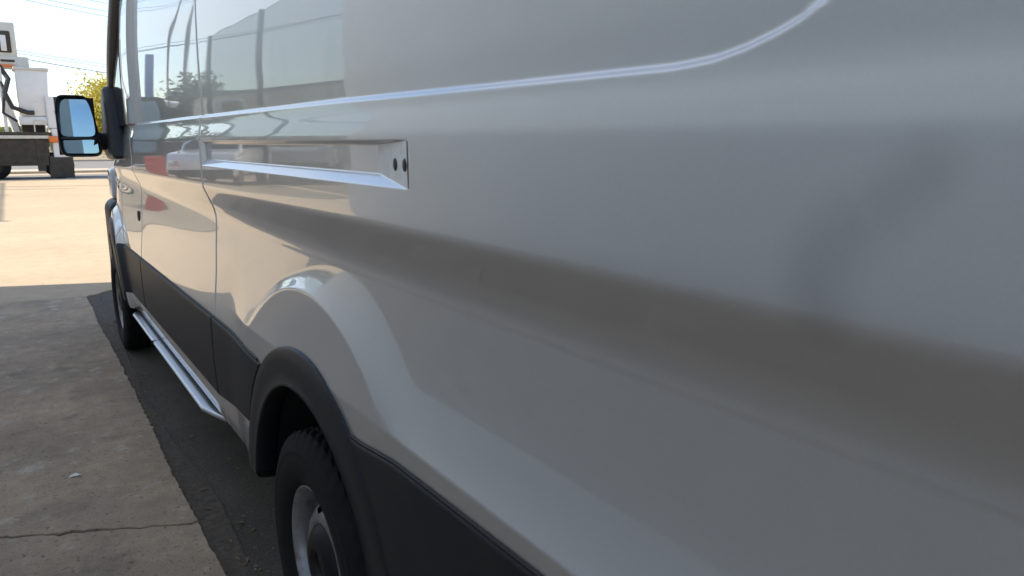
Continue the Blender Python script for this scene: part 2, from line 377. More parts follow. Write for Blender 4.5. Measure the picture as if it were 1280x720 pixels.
def zbelt(Y): return np.interp(Y, CURV[:, 0], CURV[:, 1])
_cy = np.concatenate([np.linspace(CURV[i, 0], CURV[i+1, 0], 40) for i in range(len(CURV)-1)]); _cz = np.interp(_cy, CURV[:, 0], CURV[:, 1])
for _ in range(30):
    _cz[1:-1] = (_cz[:-2]+2*_cz[1:-1]+_cz[2:])/4
def recess(Y, z, front=9.):
    """0..1 how far inside the recessed upper panel"""
    zb = np.interp(Y, _cy, _cz); e = .004
    sl = (np.interp(Y+e, _cy, _cz)-np.interp(Y-e, _cy, _cz))/(2*e)
    d = (z-zb)/np.sqrt(1+sl*sl)
    d = np.where(Y < .2, -.05, d)
    m = sstep(.000, .009, d)
    return m*sstep(0, .02, front-Y)
def bulge(Y, z, yc, rb, w, amp, flat=None):
    d = rb-np.hypot(Y-yc, z-RH)
    if flat is not None: d = np.where(Y < yc, np.maximum(d, flat-z), d)
    return amp*sstep(0, w, d)
def bodyx(Y, z, pocket=True):
    Y, z = np.broadcast_arrays(np.asarray(Y, float), np.asarray(z, float))
    x = np.interp(z, _zd, _xd)
    rc = recess(Y, z); x = x + .010*rc*sstep(0, .02, 3.985-Y) - .014*rc*sstep(3.965, 3.985, Y)*sstep(4.6, 4.3, Y)
    # rear wheel bulge and the flared lower rear quarter
    wr = sstep(2.40, 2.08, Y)*(z < 1.10)
    q = np.clip((1.10-z)/.257, 0, 1); xr = .5460 - .0415*(.45*q**1.6+.55*q**3.2)
    x = x*(1-wr) + xr*wr
    dd = np.hypot(Y-YR, z-RH)
    wd = .030+.10*sstep(1.80, 1.25, Y)
    f = np.clip(1+(.662-dd)/wd, 0, 1)**1.7
    f = f*np.where(Y > YR, np.maximum(sstep(.735, .79, z), sstep(.565, .525, dd)), 1.)
    xi = .5048 + .42*(xr-.5045)
    x = x*(1-f) + xi*f
    # front: fender bulge and plan taper
    x = x - bulge(Y, z, YF, .62, .07, .034)
    t = np.clip(Y-5.0, 0, None)
    x = x + .10*t**2.2 + .055*sstep(4.05, 5.25, Y)*sstep(1.05, 1.42, z)
    # slight panel waviness
    x = x + .00010*np.sin(Y*7.1+z*2)*np.sin(z*6+1) + .00003*np.sin(Y*23+z*5)
    if pocket:
        D = .018
        top = (1.3535-z)/.006; bot = (z-1.2775)/.020; end = (Y-1.05)/.15
        p = np.clip(np.minimum(np.minimum(top, bot), end), 0, 1)
        p = np.where(Y < 2.62, p, 0)
        x = x + D*p
    return x
def arr(*seg): return np.unique(np.round(np.concatenate([np.arange(a, b, s) for a, b, s in seg]), 5))
def grid_faces(ny, nz, keep=None, flip=False):
    i, j = np.meshgrid(np.arange(ny-1), np.arange(nz-1), indexing='ij')
    a = i*nz+j; q = np.stack([a, a+1, a+nz+1, a+nz], -1).reshape(-1, 4)
    if flip: q = q[:, ::-1]
    if keep is not None: q = q[keep.reshape(-1)]
    return q
def quick(name, V, F, m, parent, org=VLOC, smooth=True):
    V = np.asarray(V, np.float32)-np.asarray(org, np.float32); F = np.asarray(F, np.int32)
    used = np.unique(F); remap = -np.ones(len(V), np.int32); remap[used] = np.arange(len(used)); V = V[used]; F = remap[F]
    me = bpy.data.meshes.new(name); me.vertices.add(len(V)); me.vertices.foreach_set('co', V.ravel())
    me.loops.add(F.size); me.loops.foreach_set('vertex_index', F.ravel())
    me.polygons.add(len(F)); me.polygons.foreach_set('loop_start', np.arange(len(F), dtype=np.int32)*F.shape[1])
    me.update(calc_edges=True); me.validate()
    return link(name, me, m, parent, smooth)
def side(name, ys, zs, m, parent, keep=None, e0=True, e1=True, ymap=None, off=0., xf=bodyx, mirror=False):
    """a sheet-metal panel over (Y,z) with returned vertical edges"""
    cols = [(y, 0.) for y in ys]
    if e0: cols = [(ys[0], .030), (ys[0], .0012), (ys[0]+.0010, .0002)] + [c for c in cols if c[0] > ys[0]+.004]
    if e1: cols = [c for c in cols if c[0] < ys[-1]-.004] + [(ys[-1]-.0010, .0002), (ys[-1], .0012), (ys[-1], .030)]
    Yc = np.array([c[0] for c in cols]); dx = np.array([c[1] for c in cols])
    Yg, Zg = np.meshgrid(Yc, zs, indexing='ij')
    if ymap is not None: Yg = ymap(Yg, Zg)
    X = xf(Yg, Zg)+dx[:, None]-off
    if mirror: X = 2*VLOC[0]-X
    V = np.stack([X, Yg, Zg], -1).reshape(-1, 3)
    kp = None
    if keep is not None:
        yc = (Yg[:-1, :-1]+Yg[1:, 1:])/2; zc = (Zg[:-1, :-1]+Zg[1:, 1:])/2; kp = keep(yc, zc)
    return quick(name, V, grid_faces(len(Yc), len(zs), kp, flip=mirror), m, parent)
YS = 2.565            # seam: rear edge of the sliding door (at the belt)
YB = 4.225            # seam: front edge of the sliding door
def seam(Y0):         # seams lean a little with height, as in the photograph
    return lambda Y, z: Y
zfine = arr((.385, .78, .010), (.78, 1.24, .004), (1.24, 1.37, .0018), (1.37, 1.45, .0022), (1.45, 1.60, .004), (1.60, 1.98, .010), (1.98, 2.60, .03), (2.60, 2.601, .01))
zmid = arr((.385, 1.0, .012), (1.0, 1.24, .006), (1.24, 1.36, .010), (1.36, 1.45, .0022), (1.45, 2.02, .03), (2.02, 2.60, .03), (2.60, 2.601, .01))
yr = np.unique(np.concatenate([arr((-.30, .17, .02), (.17, .56, .0035), (.56, 1.02, .006), (1.02, 1.23, .004), (1.23, YS-.0025, .009)), [YS-.0025]]))
notwheel = lambda yc, zc: (np.hypot(yc-YR, zc-RH) > .455) & ~((zc < .425) & (np.abs(yc-YR) < .525))
body = side('body_panel', yr, zfine, M['paint'], van, keep=notwheel, e0=False)
body['label'] = 'rear quarter panel of the van with empty slot'
# sliding door
door = side('sliding_door', np.unique(np.concatenate([arr((YS+.0025, YB-.003, .012)), [YB-.003]])), zmid, M['paint'], van, xf=lambda Y, z: bodyx(Y, z, False))
# dark gap behind the seams
for y in (YS, YB, 5.02):
    zz = arr((.44, 2.5, .03)); V = np.concatenate([np.stack([bodyx(np.full_like(zz, y+s), zz, False)+.024, np.full_like(zz, y+s), zz], -1) for s in (-.02, .02)])
    quick('door_seal', V, grid_faces(2, len(zz)), M['seal'], van)
# front door: lower skin, upper frame, glass
def yw(z): return 5.165-(z-1.47)*1.12          # windscreen edge of the A pillar
YE = 5.02
def fmap(Y, Z):
    t = (Y-YB)/(YE-YB); top = np.where(Z > 1.47, yw(Z), YE+.145*sstep(.9, 1.47, Z))
    return YB+t*(top-YB)
yf_ = np.unique(np.concatenate([arr((YB+.003, YE-.003, .012)), [YE-.003]]))
ax = lambda Y, z: bodyx(Y, z, False)
def gl_in(yc, zc): return (zc > zbelt(yc)+.018) & (zc < 2.04) & (yc > YB+.105) & (yc < yw(zc)-.055)
fd = side('front_door', yf_, arr((.385, 1.0, .012), (1.0, 1.24, .006), (1.24, 1.36, .01), (1.36, 1.46, .003), (1.46, 2.12, .012)), M['paint'], van,
          keep=lambda yc, zc: (np.hypot(yc-YF, zc-RH) > .47) & ~gl_in(yc, zc), ymap=fmap, xf=ax)
side('window', np.linspace(YB+.085, 5.2, 60), np.linspace(1.44, 2.06, 40), M['glass'], fd.parent, keep=lambda yc, zc: (yc < yw(zc)-.03), e0=False, e1=False, xf=lambda Y, z: np.interp(z, _zd, _xd_soft)+.004+.010, ).name = 'window'
# black weather strip round the glass
bm = bmesh.new()
def onside(Y, z, o): return (float(ax(Y, z))-o, Y, z)
strip = [onside(YB+.105, z, -.004) for z in np.linspace(1.46, 2.04, 14)] + [onside(y, 2.04, -.002) for y in np.linspace(YB+.105, yw(2.04)-.055, 6)[1:]] + [onside(yw(z)-.055, z, -.002) for z in np.linspace(2.04, 1.46, 14)[1:]]
tube(bm, strip, .007, 6); fin('window_seal', bm, M['seal'], van, True, org=VLOC)
# A pillar: black trim with brown glare painted in, running up to the roof
bm = bmesh.new()
tube(bm, [(float(ax(yw(z)+.02, z))-.012, yw(z)+.035, z) for z in np.linspace(1.44, 2.14, 16)], .042, 10)
fin('door_pillar', bm, M['pillar'], van, True, org=VLOC)
# front wing
YN = 6.30
wing = side('front_wing', np.unique(np.concatenate([arr((YE+.003, YN, .012)), [YN]])), np.linspace(.55, 1.30, 80), M['paint'], van,
            keep=lambda yc, zc: (np.hypot(yc-YF, zc-RH) > .455), ymap=lambda Y, Z: Y+np.where(Y < 5.6, .145*sstep(.9, 1.47, Z), .145*sstep(.9, 1.47, Z)*np.clip((YN-Y)/(YN-5.6), 0, 1)),
            e1=False, xf=lambda Y, z: ax(Y, z)+.12*np.clip(z-1.10, 0, 1)*np.clip((Y-5.0)/1.3, 0, 1))
# sill (rocker) below the cladding, inner
zz = np.array([.42, .405, .39]); yy = np.linspace(2.10, 5.0, 30)
V = np.stack([np.stack([ax(yy, .39+0*yy)+d, yy, np.full_like(yy, z)], -1) for d, z in ((.001, .392), (.006, .382), (.03, .375), (.30, .37))], 1).reshape(-1, 3)
quick('sill', V, grid_faces(len(yy), 4, flip=True), M['seal'], van)

# black lower cladding (raised pads with rounded edges)
def pad(name, y0, y1, zlo, zhi, m, parent, off=.007, ny=60, nz=26, keep=None, rad=.010, extra=None, arc=None):
    ts = np.concatenate([[0, 0, .003, .008, .018], np.linspace(.06, .94, nz), [.982, .992, .997, 1, 1]])
    o_t = np.concatenate([[-.012, .35, .65, .88, 1], np.ones(nz), [1, .88, .65, .35, -.012]])
    us = np.concatenate([[0, 0, .002, .006, .012], np.linspace(.02, .98, ny), [.988, .994, .998, 1, 1]])
    o_u = np.concatenate([[-.012, .35, .7, .92, 1], np.ones(ny), [1, .92, .7, .35, -.012]])
    Y = (y0+(y1-y0)*us)[:, None]+0*ts[None, :]
    if arc is not None:
        Zt = zlo(Y)+(zhi(Y)-zlo(Y))*ts[None, :]; ya = YR+np.sqrt(np.maximum(.5285**2-(Zt-RH)**2, .01)); Y = ya+(y1-ya)*us[:, None]
    lo, hi = zlo(Y), zhi(Y); Z = lo+(hi-lo)*ts[None, :]
    o = np.minimum(o_u[:, None], o_t[None, :]); o = np.where(o < 0, -.02, off*o)
    X = ax(Y, Z)-o
    if extra is not None: X = X-extra(Y, Z)*(o > 0)
    kp = None
    if keep is not None: kp = keep((Y[:-1, :-1]+Y[1:, 1:])/2, (Z[:-1, :-1]+Z[1:, 1:])/2)
    return quick(name, np.stack([X, Y, Z], -1).reshape(-1, 3), grid_faces(Y.shape[0], Y.shape[1], kp), m, parent)
clo = lambda Y: np.interp(Y, [2.05, 2.12, 2.6, 5.0], [.575, .552, .490, .480])
chi = lambda Y: np.interp(Y, [2.02, 2.12, 2.20, 2.64, 5.24, 6], [.765, .768, .772, .770, .748, .745])
pad('cladding_panel', 2.03, 2.585, clo, chi, M['plastic'], van, arc=1)
for (a, b, par) in ((2.592, YB+.01, door), (YB+.018, 5.02, fd)):
    pad('cladding_panel', a, b, clo, chi, M['plastic'], par, keep=lambda yc, zc: np.hypot(yc-YF, zc-RH) > .45)
rhi = lambda Y: np.interp(Y, [-.3, .69, 1.02, 1.12, 1.20, 1.27, 1.335, 1.5], [.815, .806, .799, .796, .787, .778, .776, .79])
pad('cladding_panel', -.30, 1.46, lambda Y: 0*Y+.40, rhi, M['plastic'], van, ny=120, keep=lambda yc, zc: np.hypot(yc-YR, zc-RH) > .45)
def seam_line(y0, y1, zf, par):
    bm = bmesh.new(); tube(bm, [(float(ax(y, zf(y)+.004))-.0008, y, float(zf(y))+.0035) for y in np.linspace(y0, y1, 60)], .0042, 6)
    fin('seam_strip', bm, M['seal'], par, True, org=VLOC)
seam_line(2.0, 4.98, chi, van); seam_line(-.30, 1.34, rhi, van)
# wheel arch trims
def arch(yc, a0, a1, r0=.425, r1=.522, off=.012):
    th = np.linspace(R(a0), R(a1), 90)
    rr = np.array([r0+.012, r0, r0, r0+.0025, r0+.007, r0+.04, r1-.03, r1-.008, r1-.003, r1, r1])
    oo = np.array([-.05, -.04, .008, .014, off*.9, off, off*.9, off*.78, off*.62, off*.3, -.02])
    T, Q = np.meshgrid(th, rr, indexing='ij')
    Y = yc+Q*np.cos(T); Z = RH+Q*np.sin(T)
    X = ax(np.full_like(Y, 0)+yc+np.maximum(Q, .45)*np.cos(T), RH+np.maximum(Q, .45)*np.sin(T))-oo[None, :]
    bad = Z < .40
    return quick('wheel_arch_trim', np.stack([X, Y, np.maximum(Z, .418)], -1).reshape(-1, 3), grid_faces(len(th), len(rr), flip=False), M['arch'], van)
arch(YR, 176, -2); arch(YF, 178, 2)
# wheel wells
for yc in (YR, YF):
    for sgn in (0, 1):
        th = np.linspace(.12, PI-.12, 40); V = []
        for x in (.50, .92):
            xx = x if not sgn else 2*VLOC[0]-x
            V += [(xx+(.02 if not sgn else -.02), yc+.445*math.cos(t), RH+.445*math.sin(t)) for t in th]
        F = [(i, i+1, 41+i-0, 40+i) for i in range(39)]
        quick('wheel_well', V, np.array(F), M['dark'], van)
        bm = bx(*( (.90, .93) if not sgn else (2*VLOC[0]-.93, 2*VLOC[0]-.90)), yc-.46, yc+.46, .41, .82); fin('wheel_well', bm, M['dark'], van, org=VLOC)
# floor pan
fin('underbody', bx(.62, 2.44, -.2, 6.1, .34, .40), M['dark'], van, org=VLOC)
# rail pocket end: bare plate with two black discs standing in for its dark holes
def pocket_plate():
    ys = np.linspace(1.054, 1.200, 14); zs = np.linspace(1.284, 1.350, 10)
    Yg, Zg = np.meshgrid(ys, zs, indexing='ij')
    t = (ys-1.05)/.15
    Zg = np.array([np.linspace(1.2775+.020*min(1, a)+.001, 1.3535-.006*min(1, a)-.001, 10) for a in t])
    X = bodyx(Yg, Zg)-.0012
    return quick('slot_end_plate', np.stack([X, Yg, Zg], -1).reshape(-1, 3), grid_faces(14, 10), M['bare'], van)
plate = pocket_plate()
for y in (1.066, 1.112):
    bm = bmesh.new(); x = float(bodyx(y, 1.315))
    nvec = Vector((-1, .20, 0)).normalized(); c = Vector((x, y, 1.315))
    tube(bm, [c-nvec*.004, c+nvec*.0016, c+nvec*.0026], [.0105, .0105, .0085], 20); fin('hole_disc', bm, M['seal'], plate, True, org=VLOC)
# door lock, front door
lk = lathe_obj('door_lock', [(0, .0), (-.006, .0), (-.006, .016), (-.004, .026), (.004, .028)], M['seal'], van, (float(ax(4.33, .97))-.001-VLOC[0], 4.33-VLOC[1], .97), 24)
# running board
def board():
    y0, y1 = 2.66, 4.86
    ys = np.concatenate([np.linspace(y0, y0+.22, 18), np.linspace(y0+.26, y1-.16, 40), np.linspace(y1-.12, y1, 8)])
    prof = [(.600, .356), (.590, .3625), (.570, .3632), (.550, .3635), (.525, .3632), (.514, .3622), (.508, .360), (.505, .355), (.507, .348), (.518, .344), (.600, .344)]
    V = []
    for y in ys:
        k = min(min(1, max(0, (y-y0)/.22))**.6, min(1, max(0, (y1+.02-y)/.12))**.5)
        for x, z in prof: V.append((.590-(.590-x)*max(.10, k), y, z))
    o = quick('running_board', V, grid_faces(len(ys), len(prof), flip=True), M['step'], van)
    o.data.set_sharp_from_angle(angle=R(45))
    for y in np.linspace(2.95, 4.6, 3): fin('bracket', bx(.55, .80, y, y+.05, .33, .350, bev=.004), M['seal'], o, org=VLOC)
    fin('joint_cover', bx(.5005, .55, 4.02, 4.032, .34, .3635, bev=.002), M['seal'], o, org=VLOC)
board()
# wheels
def tyre_mesh():
    n = 288; Rr = RH; hw = .1125
    prof = [(-.085, .205), (-.100, .212), (-.112, .232), (-.1175, .262), (-.1172, .285), (-.1145, .300), (-.1155, .303), (-.113, .308), (-.1085, .328), (-.103, .340), (-.097, .3475), (-.088, .3525)]
    tread = [(a, RH-.0035*(abs(a)/.085)**2) for a in np.linspace(-.082, .082, 34)]
    full = prof+tread+[(-a, r) for a, r in reversed(prof)]
    A = np.array([p[0] for p in full]); Q = np.array([p[1] for p in full]); th = 2*PI*np.arange(n)/n
    Rg = np.tile(Q, (n, 1)); Ag = np.tile(A, (n, 1))
    tr = np.abs(Ag) < .0985
    groove = (np.abs(np.abs(Ag)-.025) < .005) | (np.abs(np.abs(Ag)-.060) < .0045)
    k = np.arange(n)[:, None]
    lat = ((k+(np.round(Ag*200)).astype(int)) % 6 < 2) & (np.abs(Ag) > .030)
    Rg = Rg-np.where(tr & (groove & (Rg > .34)), .008, 0)-np.where((Rg > .338) & lat & ~(groove & tr), .0055, 0)
    V = np.stack([Ag, Rg*np.cos(th)[:, None], Rg*np.sin(th)[:, None]], -1).reshape(-1, 3)
    m = len(full); F = []
    i, j = np.meshgrid(np.arange(n), np.arange(m-1), indexing='ij'); i2 = (i+1) % n
    F = np.stack([i*m+j, i2*m+j, i2*m+j+1, i*m+j+1], -1).reshape(-1, 4)
    return V, F
def steel_disc():
    n = 240; prof = [(-.088, .214), (-.096, .210), (-.098, .205), (-.092, .200), (-.086, .196), (-.070, .190), (-.040, .186), (-.028, .182), (-.024, .176), (-.030, .170), (-.048, .160), (-.060, .150), (-.070, .140), (-.076, .130), (-.0785, .120), (-.079, .112), (-.074, .102), (-.066, .094), (-.064, .085), (-.064, .03), (-.064, .001)]
    # refine
    pr = []
    for (a, b) in zip(prof, prof[1:]):
        for t in np.linspace(0, 1, 4)[:-1]: pr.append((a[0]+(b[0]-a[0])*t, a[1]+(b[1]-a[1])*t))
    pr.append(prof[-1]); A = np.array([p[0] for p in pr]); Q = np.array([p[1] for p in pr]); th = 2*PI*np.arange(n)/n; m = len(pr)
    V = np.stack([np.tile(A, (n, 1)), Q[None]*np.cos(th)[:, None], Q[None]*np.sin(th)[:, None]], -1).reshape(-1, 3)
    i, j = np.meshgrid(np.arange(n), np.arange(m-1), indexing='ij'); i2 = (i+1) % n
    F = np.stack([i*m+j, i2*m+j, i2*m+j+1, i*m+j+1], -1).reshape(-1, 4)
    qc = (Q[:-1]+Q[1:])/2; tc_ = (th+PI/n)
    ph = (tc_*12/(2*PI)) % 1-.5; dy = ph*2*PI/12
    ov = ((dy[:, None]*qc[None])/.021)**2+((qc[None]-.150)/.019)**2 < 1
    return V, F[~ov.reshape(-1)]
TV, TF = tyre_mesh(); DV, DF = steel_disc()
wheel0 = None
def make_wheel(x, y, flip):
    global wheel0
    if wheel0 is None:
        wh = bpy.data.objects.new('wheel', None); C.objects.link(wh)
        quick('tyre', TV, TF, M['rubber'], wh, org=(0, 0, 0))
        bpy.data.meshes['tyre'].set_sharp_from_angle(angle=R(35))
        rim = quick('rim', DV, DF, M['rim'], wh, org=(0, 0, 0))
        lathe_obj('brake_drum', [(-.02, 0.0), (-.02, .175), (.06, .185), (.10, .185)], M['dark'], wh, (0, 0, 0), 40)
        hub = [(-.060, .0), (-.088, .0), (-.088, .030), (-.096, .036), (-.102, .050), (-.100, .072), (-.090, .090), (-.078, .102), (-.066, .106), (-.060, .106)]
        lathe_obj('hub_cap', hub, M['hub'], wh, (0, 0, 0), 48)
        wheel0 = wh
    else: wh = dup(wheel0)
    wh.parent = van; wh.location = (x-VLOC[0], y-VLOC[1], .334); wh.scale = (.93, .334/RH, .334/RH); wh.rotation_euler = (0 if not flip else 0, 0, PI if flip else 0)
    return wh
XW = .500+.1095
make_wheel(XW, YR, False); make_wheel(XW-.012, YF, False); make_wheel(2*VLOC[0]-XW, YR, True); make_wheel(2*VLOC[0]-XW, YF, True)
# far side, roof, nose and tail
side('body_panel', np.unique(np.concatenate([arr((-.30, 5.0, .1)), [5.0]])), arr((.42, 2.60, .06), (2.6, 2.61, .1)), M['paint'], van, keep=lambda yc, zc: (np.hypot(yc-YR, zc-RH) > .5) & (np.hypot(yc-YF, zc-RH) > .5) & ((zc < 1.45) | (yc < yw(np.maximum(zc, 1.47)))), e0=False, e1=False, xf=ax, mirror=True)
side('front_wing', np.linspace(5.0, YN, 24), np.linspace(.5, 1.30, 16), M['paint'], van, keep=lambda yc, zc: (np.hypot(yc-YF, zc-RH) > .5), e0=False, e1=False, xf=lambda Y, z: ax(Y, z)+.12*np.clip(z-1.10, 0, 1)*np.clip((Y-5.0)/1.3, 0, 1), mirror=True)
def loft(name, secs, m, parent=van, smooth=True):
    n = len(secs[0]); V = [p for s in secs for p in s]
    F = [(i*n+j, i*n+j+1, (i+1)*n+j+1, (i+1)*n+j) for i in range(len(secs)-1) for j in range(n-1)]
    bm = bmesh.new(); vs = [bm.verts.new(p) for p in V]
    for q in F: bm.faces.new([vs[k] for k in q])
    return fin(name, bm, m, parent, smooth, org=VLOC)
xs = np.linspace(0, 1, 15)
def across(y, x0, z, crown): return [(x0+(2*VLOC[0]-2*x0)*t, y, z+crown*(1-(2*t-1)**2)) for t in xs]
loft('roof', [across(y, .895 if y < 4 else .895-.0*y, z, .07) for y, z in ((-.30, 2.595), (0, 2.598), (2, 2.60), (3.6, 2.60), (4.05, 2.59))] + [across(4.3, .80, 2.44, .10), across(yw(2.14), .60, 2.14, .10)], M['paint'])
# header between the side and the roof above the front door
zz = np.linspace(2.10, 2.60, 16)
V = np.array([[ (float(ax(4.2, z)), y, z) for z in zz] for y in (YB, 4.3)]).reshape(-1, 3)
side('roof_side', np.linspace(YB+.003, 4.45, 6), np.linspace(2.115, 2.60, 16), M['paint'], van, ymap=lambda Y, Z: YB+(Y-YB)*np.clip((2.66-Z)/.5, .1, 1.2), e0=False, e1=False, xf=ax)
side('roof_side', np.linspace(YB+.003, 4.45, 6), np.linspace(2.115, 2.60, 16), M['paint'], van, ymap=lambda Y, Z: YB+(Y-YB)*np.clip((2.66-Z)/.5, .1, 1.2), e0=False, e1=False, xf=ax, mirror=True)
loft('windscreen', [[(.56+.02+(z-1.4)*.06+(1.94-(z-1.4)*.12-.04)*t, yw(z)+.04+.16*(1-(2*t-1)**2), z) for t in xs] for z in np.linspace(1.38, 2.14, 8)], M['glass'])
loft('bonnet', [across(5.28, .575, 1.36, .10), across(5.6, .575, 1.31, .10), across(5.9, .60, 1.25, .10), across(6.15, .64, 1.18, .08), across(6.30, .68, 1.08, .06), across(6.36, .70, .95, .04)], M['paint'])
fin('bumper', bx(.56, 2.50, 6.02, 6.46, .34, .94, bev=.08, seg=4), M['plastic'], van, True, org=VLOC)
for s in (0, 1):
    x0, x1 = (.60, .86) if not s else (2*VLOC[0]-.86, 2*VLOC[0]-.60)
    fin('headlight', bx(x0, x1, 6.18, 6.38, .93, 1.17, bev=.04, seg=3), M['lampw'], van, True, org=VLOC)
    x0, x1 = (.535, .60) if not s else (2*VLOC[0]-.60, 2*VLOC[0]-.535)
    fin('tail_light', bx(x0, x1, -.345, -.305, 1.0, 1.55, bev=.015), M['red'], van, True, org=VLOC)
    x0, x1 = (.61, VLOC[0]-.003) if not s else (VLOC[0]+.003, 2*VLOC[0]-.61)
    fin('rear_door', bx(x0, x1, -.335, -.295, .45, 2.5, bev=.012), M['paint'], van, True, org=VLOC)
fin('tailgate_frame', bx(.56, 2.50, -.30, -.24, .42, 2.58), M['paint'], van, org=VLOC)
fin('bumper', bx(.54, 2.52, -.45, -.33, .36, .58, bev=.03), M['plastic'], van, True, org=VLOC)
# dark cab interior floor to ceiling so the glass looks into shade
fin('bulkhead', bx(.60, 2.46, 4.12, 4.16, .45, 2.50), M['dark'], van, org=VLOC)
fin('dashboard', bx(.62, 2.44, 4.95, 5.3, .5, 1.38, bev=.05), M['dark'], van, True, org=VLOC)
# wing mirror
MY = 4.93
wm = bpy.data.objects.new('wing_mirror', None); C.objects.link(wm); wm.parent = van; wm.location = (.34-VLOC[0], MY-VLOC[1], 1.44)
wm.rotation_euler = (0, 0, 0)
def superell(hw, hh, n=56, e=5.5, skew=.0):
    o = []
    for k in range(n):
        t = 2*PI*k/n; c, s = math.cos(t), math.sin(t)
        x = math.copysign(abs(c)**(2/e), c)*hw; z = math.copysign(abs(s)**(2/e), s)*hh
        o.append((x+skew*z+ .012*(x/hw)*(-z/hh), z))
    return o
def ringloft(bm, rings, cap0=False, cap1=False):
    n = len(rings[0]); R_ = [[bm.verts.new(p) for p in r] for r in rings]
    for a, b in zip(R_, R_[1:]):
        for k in range(n): bm.faces.new((a[k], a[(k+1) % n], b[(k+1) % n], b[k]))
    if cap0: bm.faces.new(R_[0])
    if cap1: bm.faces.new(R_[-1][::-1])
    return bm
HWm, HHm, SK = .100, .172, -.075
def rg(y, a, b, dz=0., dx=0.): return [(x+dx, y, z+dz) for x, z in superell(a, b, skew=SK)]
bm = bmesh.new()
ringloft(bm, [rg(.055, HWm-.012, HHm-.012), rg(.002, HWm-.010, HHm-.010), rg(-.004, HWm-.005, HHm-.005), rg(-.002, HWm-.001, HHm-.001), rg(.01, HWm, HHm), rg(.05, HWm-.002, HHm-.004), rg(.10, HWm*.88, HHm*.86), rg(.135, HWm*.62, HHm*.62), rg(.145, HWm*.3, HHm*.3)], False, True)
fin('mirror_housing', bm, M['housing'], wm, True)
fin('mirror_back', bx(-.098, .098, .048, .052, -.16, .16), M['seal'], wm)
def mglass(name, z0, z1, tilt_x, tilt_z, x0=-.088, x1=.088, m=None):
    # outline follows the housing skew; a slightly convex sheet tilted about its own centre
    n = 12; V = []; zc = (z0+z1)/2
    nv = Matrix.Rotation(tilt_z, 3, 'Z') @ Matrix.Rotation(tilt_x, 3, 'X')
    for i in range(n+1):
        for j in range(n+1):
            a, b = i/n*2-1, j/n*2-1
            # rounded corners
            xx = a*(x1-x0)/2; zz_ = b*(z1-z0)/2
            rr = max(abs(a), abs(b)); q = (abs(a)**7+abs(b)**7)**(1/7)
            if q > 1e-6: xx *= rr/q; zz_ *= rr/q
            p = nv @ Vector((xx, .0012*(xx/.09)**2+.0012*(zz_/.1)**2, zz_))
            V.append((p.x+SK*(zc+zz_)+(x0+x1)/2, p.y+.020, p.z+zc))
    F = [(i*(n+1)+j, (i+1)*(n+1)+j, (i+1)*(n+1)+j+1, i*(n+1)+j+1) for i in range(n) for j in range(n)]
    return quick(name, V, np.array(F), m or M['mirror'], wm, org=(0, 0, 0))
mglass('mirror_glass', -.058, .150, R(-6), R(-11))
mglass('blind_spot_glass', -.152, -.075, R(-4), R(-12))
fin('glass_divider', bx(-.085, .10, -.001, .014, -.074, -.060, bev=.003), M['housing'], wm, True)
bm = bmesh.new()
tube(bm, [(.07, .05, -.075), (.12, .06, -.085), (.19, .09, -.085), (.225, .09, -.07)], [.055, .050, .052, .07], 14); fin('mirror_arm', bm, M['housing'], wm, True)
bm = bmesh.new()
prism(bm, [(4.72, 1.26), (4.77, 1.40), (4.84, 1.58), (4.90, 1.665), (4.97, 1.665), (5.08, 1.55), (5.14, 1.42), (5.14, 1.30), (5.06, 1.25)],   .480, .62, 'x', bev=.025, seg=3)
fin('mirror_mount', bm, M['housing'], wm, True, org=(.34, MY, 1.44))
# ------------------------------------------------------------ workshop on the left; tinted screen added to dim the sky mirrored in the van
WX = -2.60
shop = empty('workshop', (WX, 3, 0), label='pale grey workshop block with flat dark roof beside the van', cat='building')
so = (WX, 3, 0)
fin('wall', bx(WX-.25, WX, -3.4, 9.25, -.05, 5.6), M['wall'], shop, org=so)
fin('wall', bx(WX-8, WX-.25, 9.0, 9.25, -.05, 5.6), M['wall'], shop, org=so)
fin('wall', bx(WX-8, WX-.25, -3.4, -3.15, -.05, 5.6), M['wall'], shop, org=so)
fin('roof', bx(WX-8.3, WX+.04, -3.6, 9.35, 5.6, 5.8), M['roofd'], shop, org=so)
GX = -6.0
scr = empty('dimming_screen', (GX, 25, 0), label='tall grey tinted glass screen between dark posts, added to dim the sky mirrored in the van', cat='screen')
go = (GX, 25, 0)
for y in (17.6, 25.3, 32.6):
    fin('post', bx(GX-.07, GX+.07, y-.07, y+.07, 0, 5.8), M['post'], scr, org=go)
for a, b in ((17.70, 25.20), (25.40, 32.50)):
    pn = fin('glass_pane', bx(GX-.006, GX+.006, a, b, .04, 5.72), M['tint'], scr, org=go)
    fin('frame', bx(GX-.01, GX+.01, a, b, 5.725, 5.745), M['post'], pn, org=go)
for i, (x, y) in enumerate([(-4.43, 29), (-3.92, 29.2)]):
    bm = bmesh.new(); tube(bm, [(x, y, 0), (x, y, 7.0)], .05, 10); box(bm, x-.1, x+.1, y-.1, y+.1, 0, .03)
    tag(fin('steel_post', bm, M['post'], None, True), ['slim dark steel post beyond the tinted glass screen, nearer the van', 'slim dark steel post beyond the tinted glass screen, farther from the van'][i], 'post', 'steel posts in the yard')
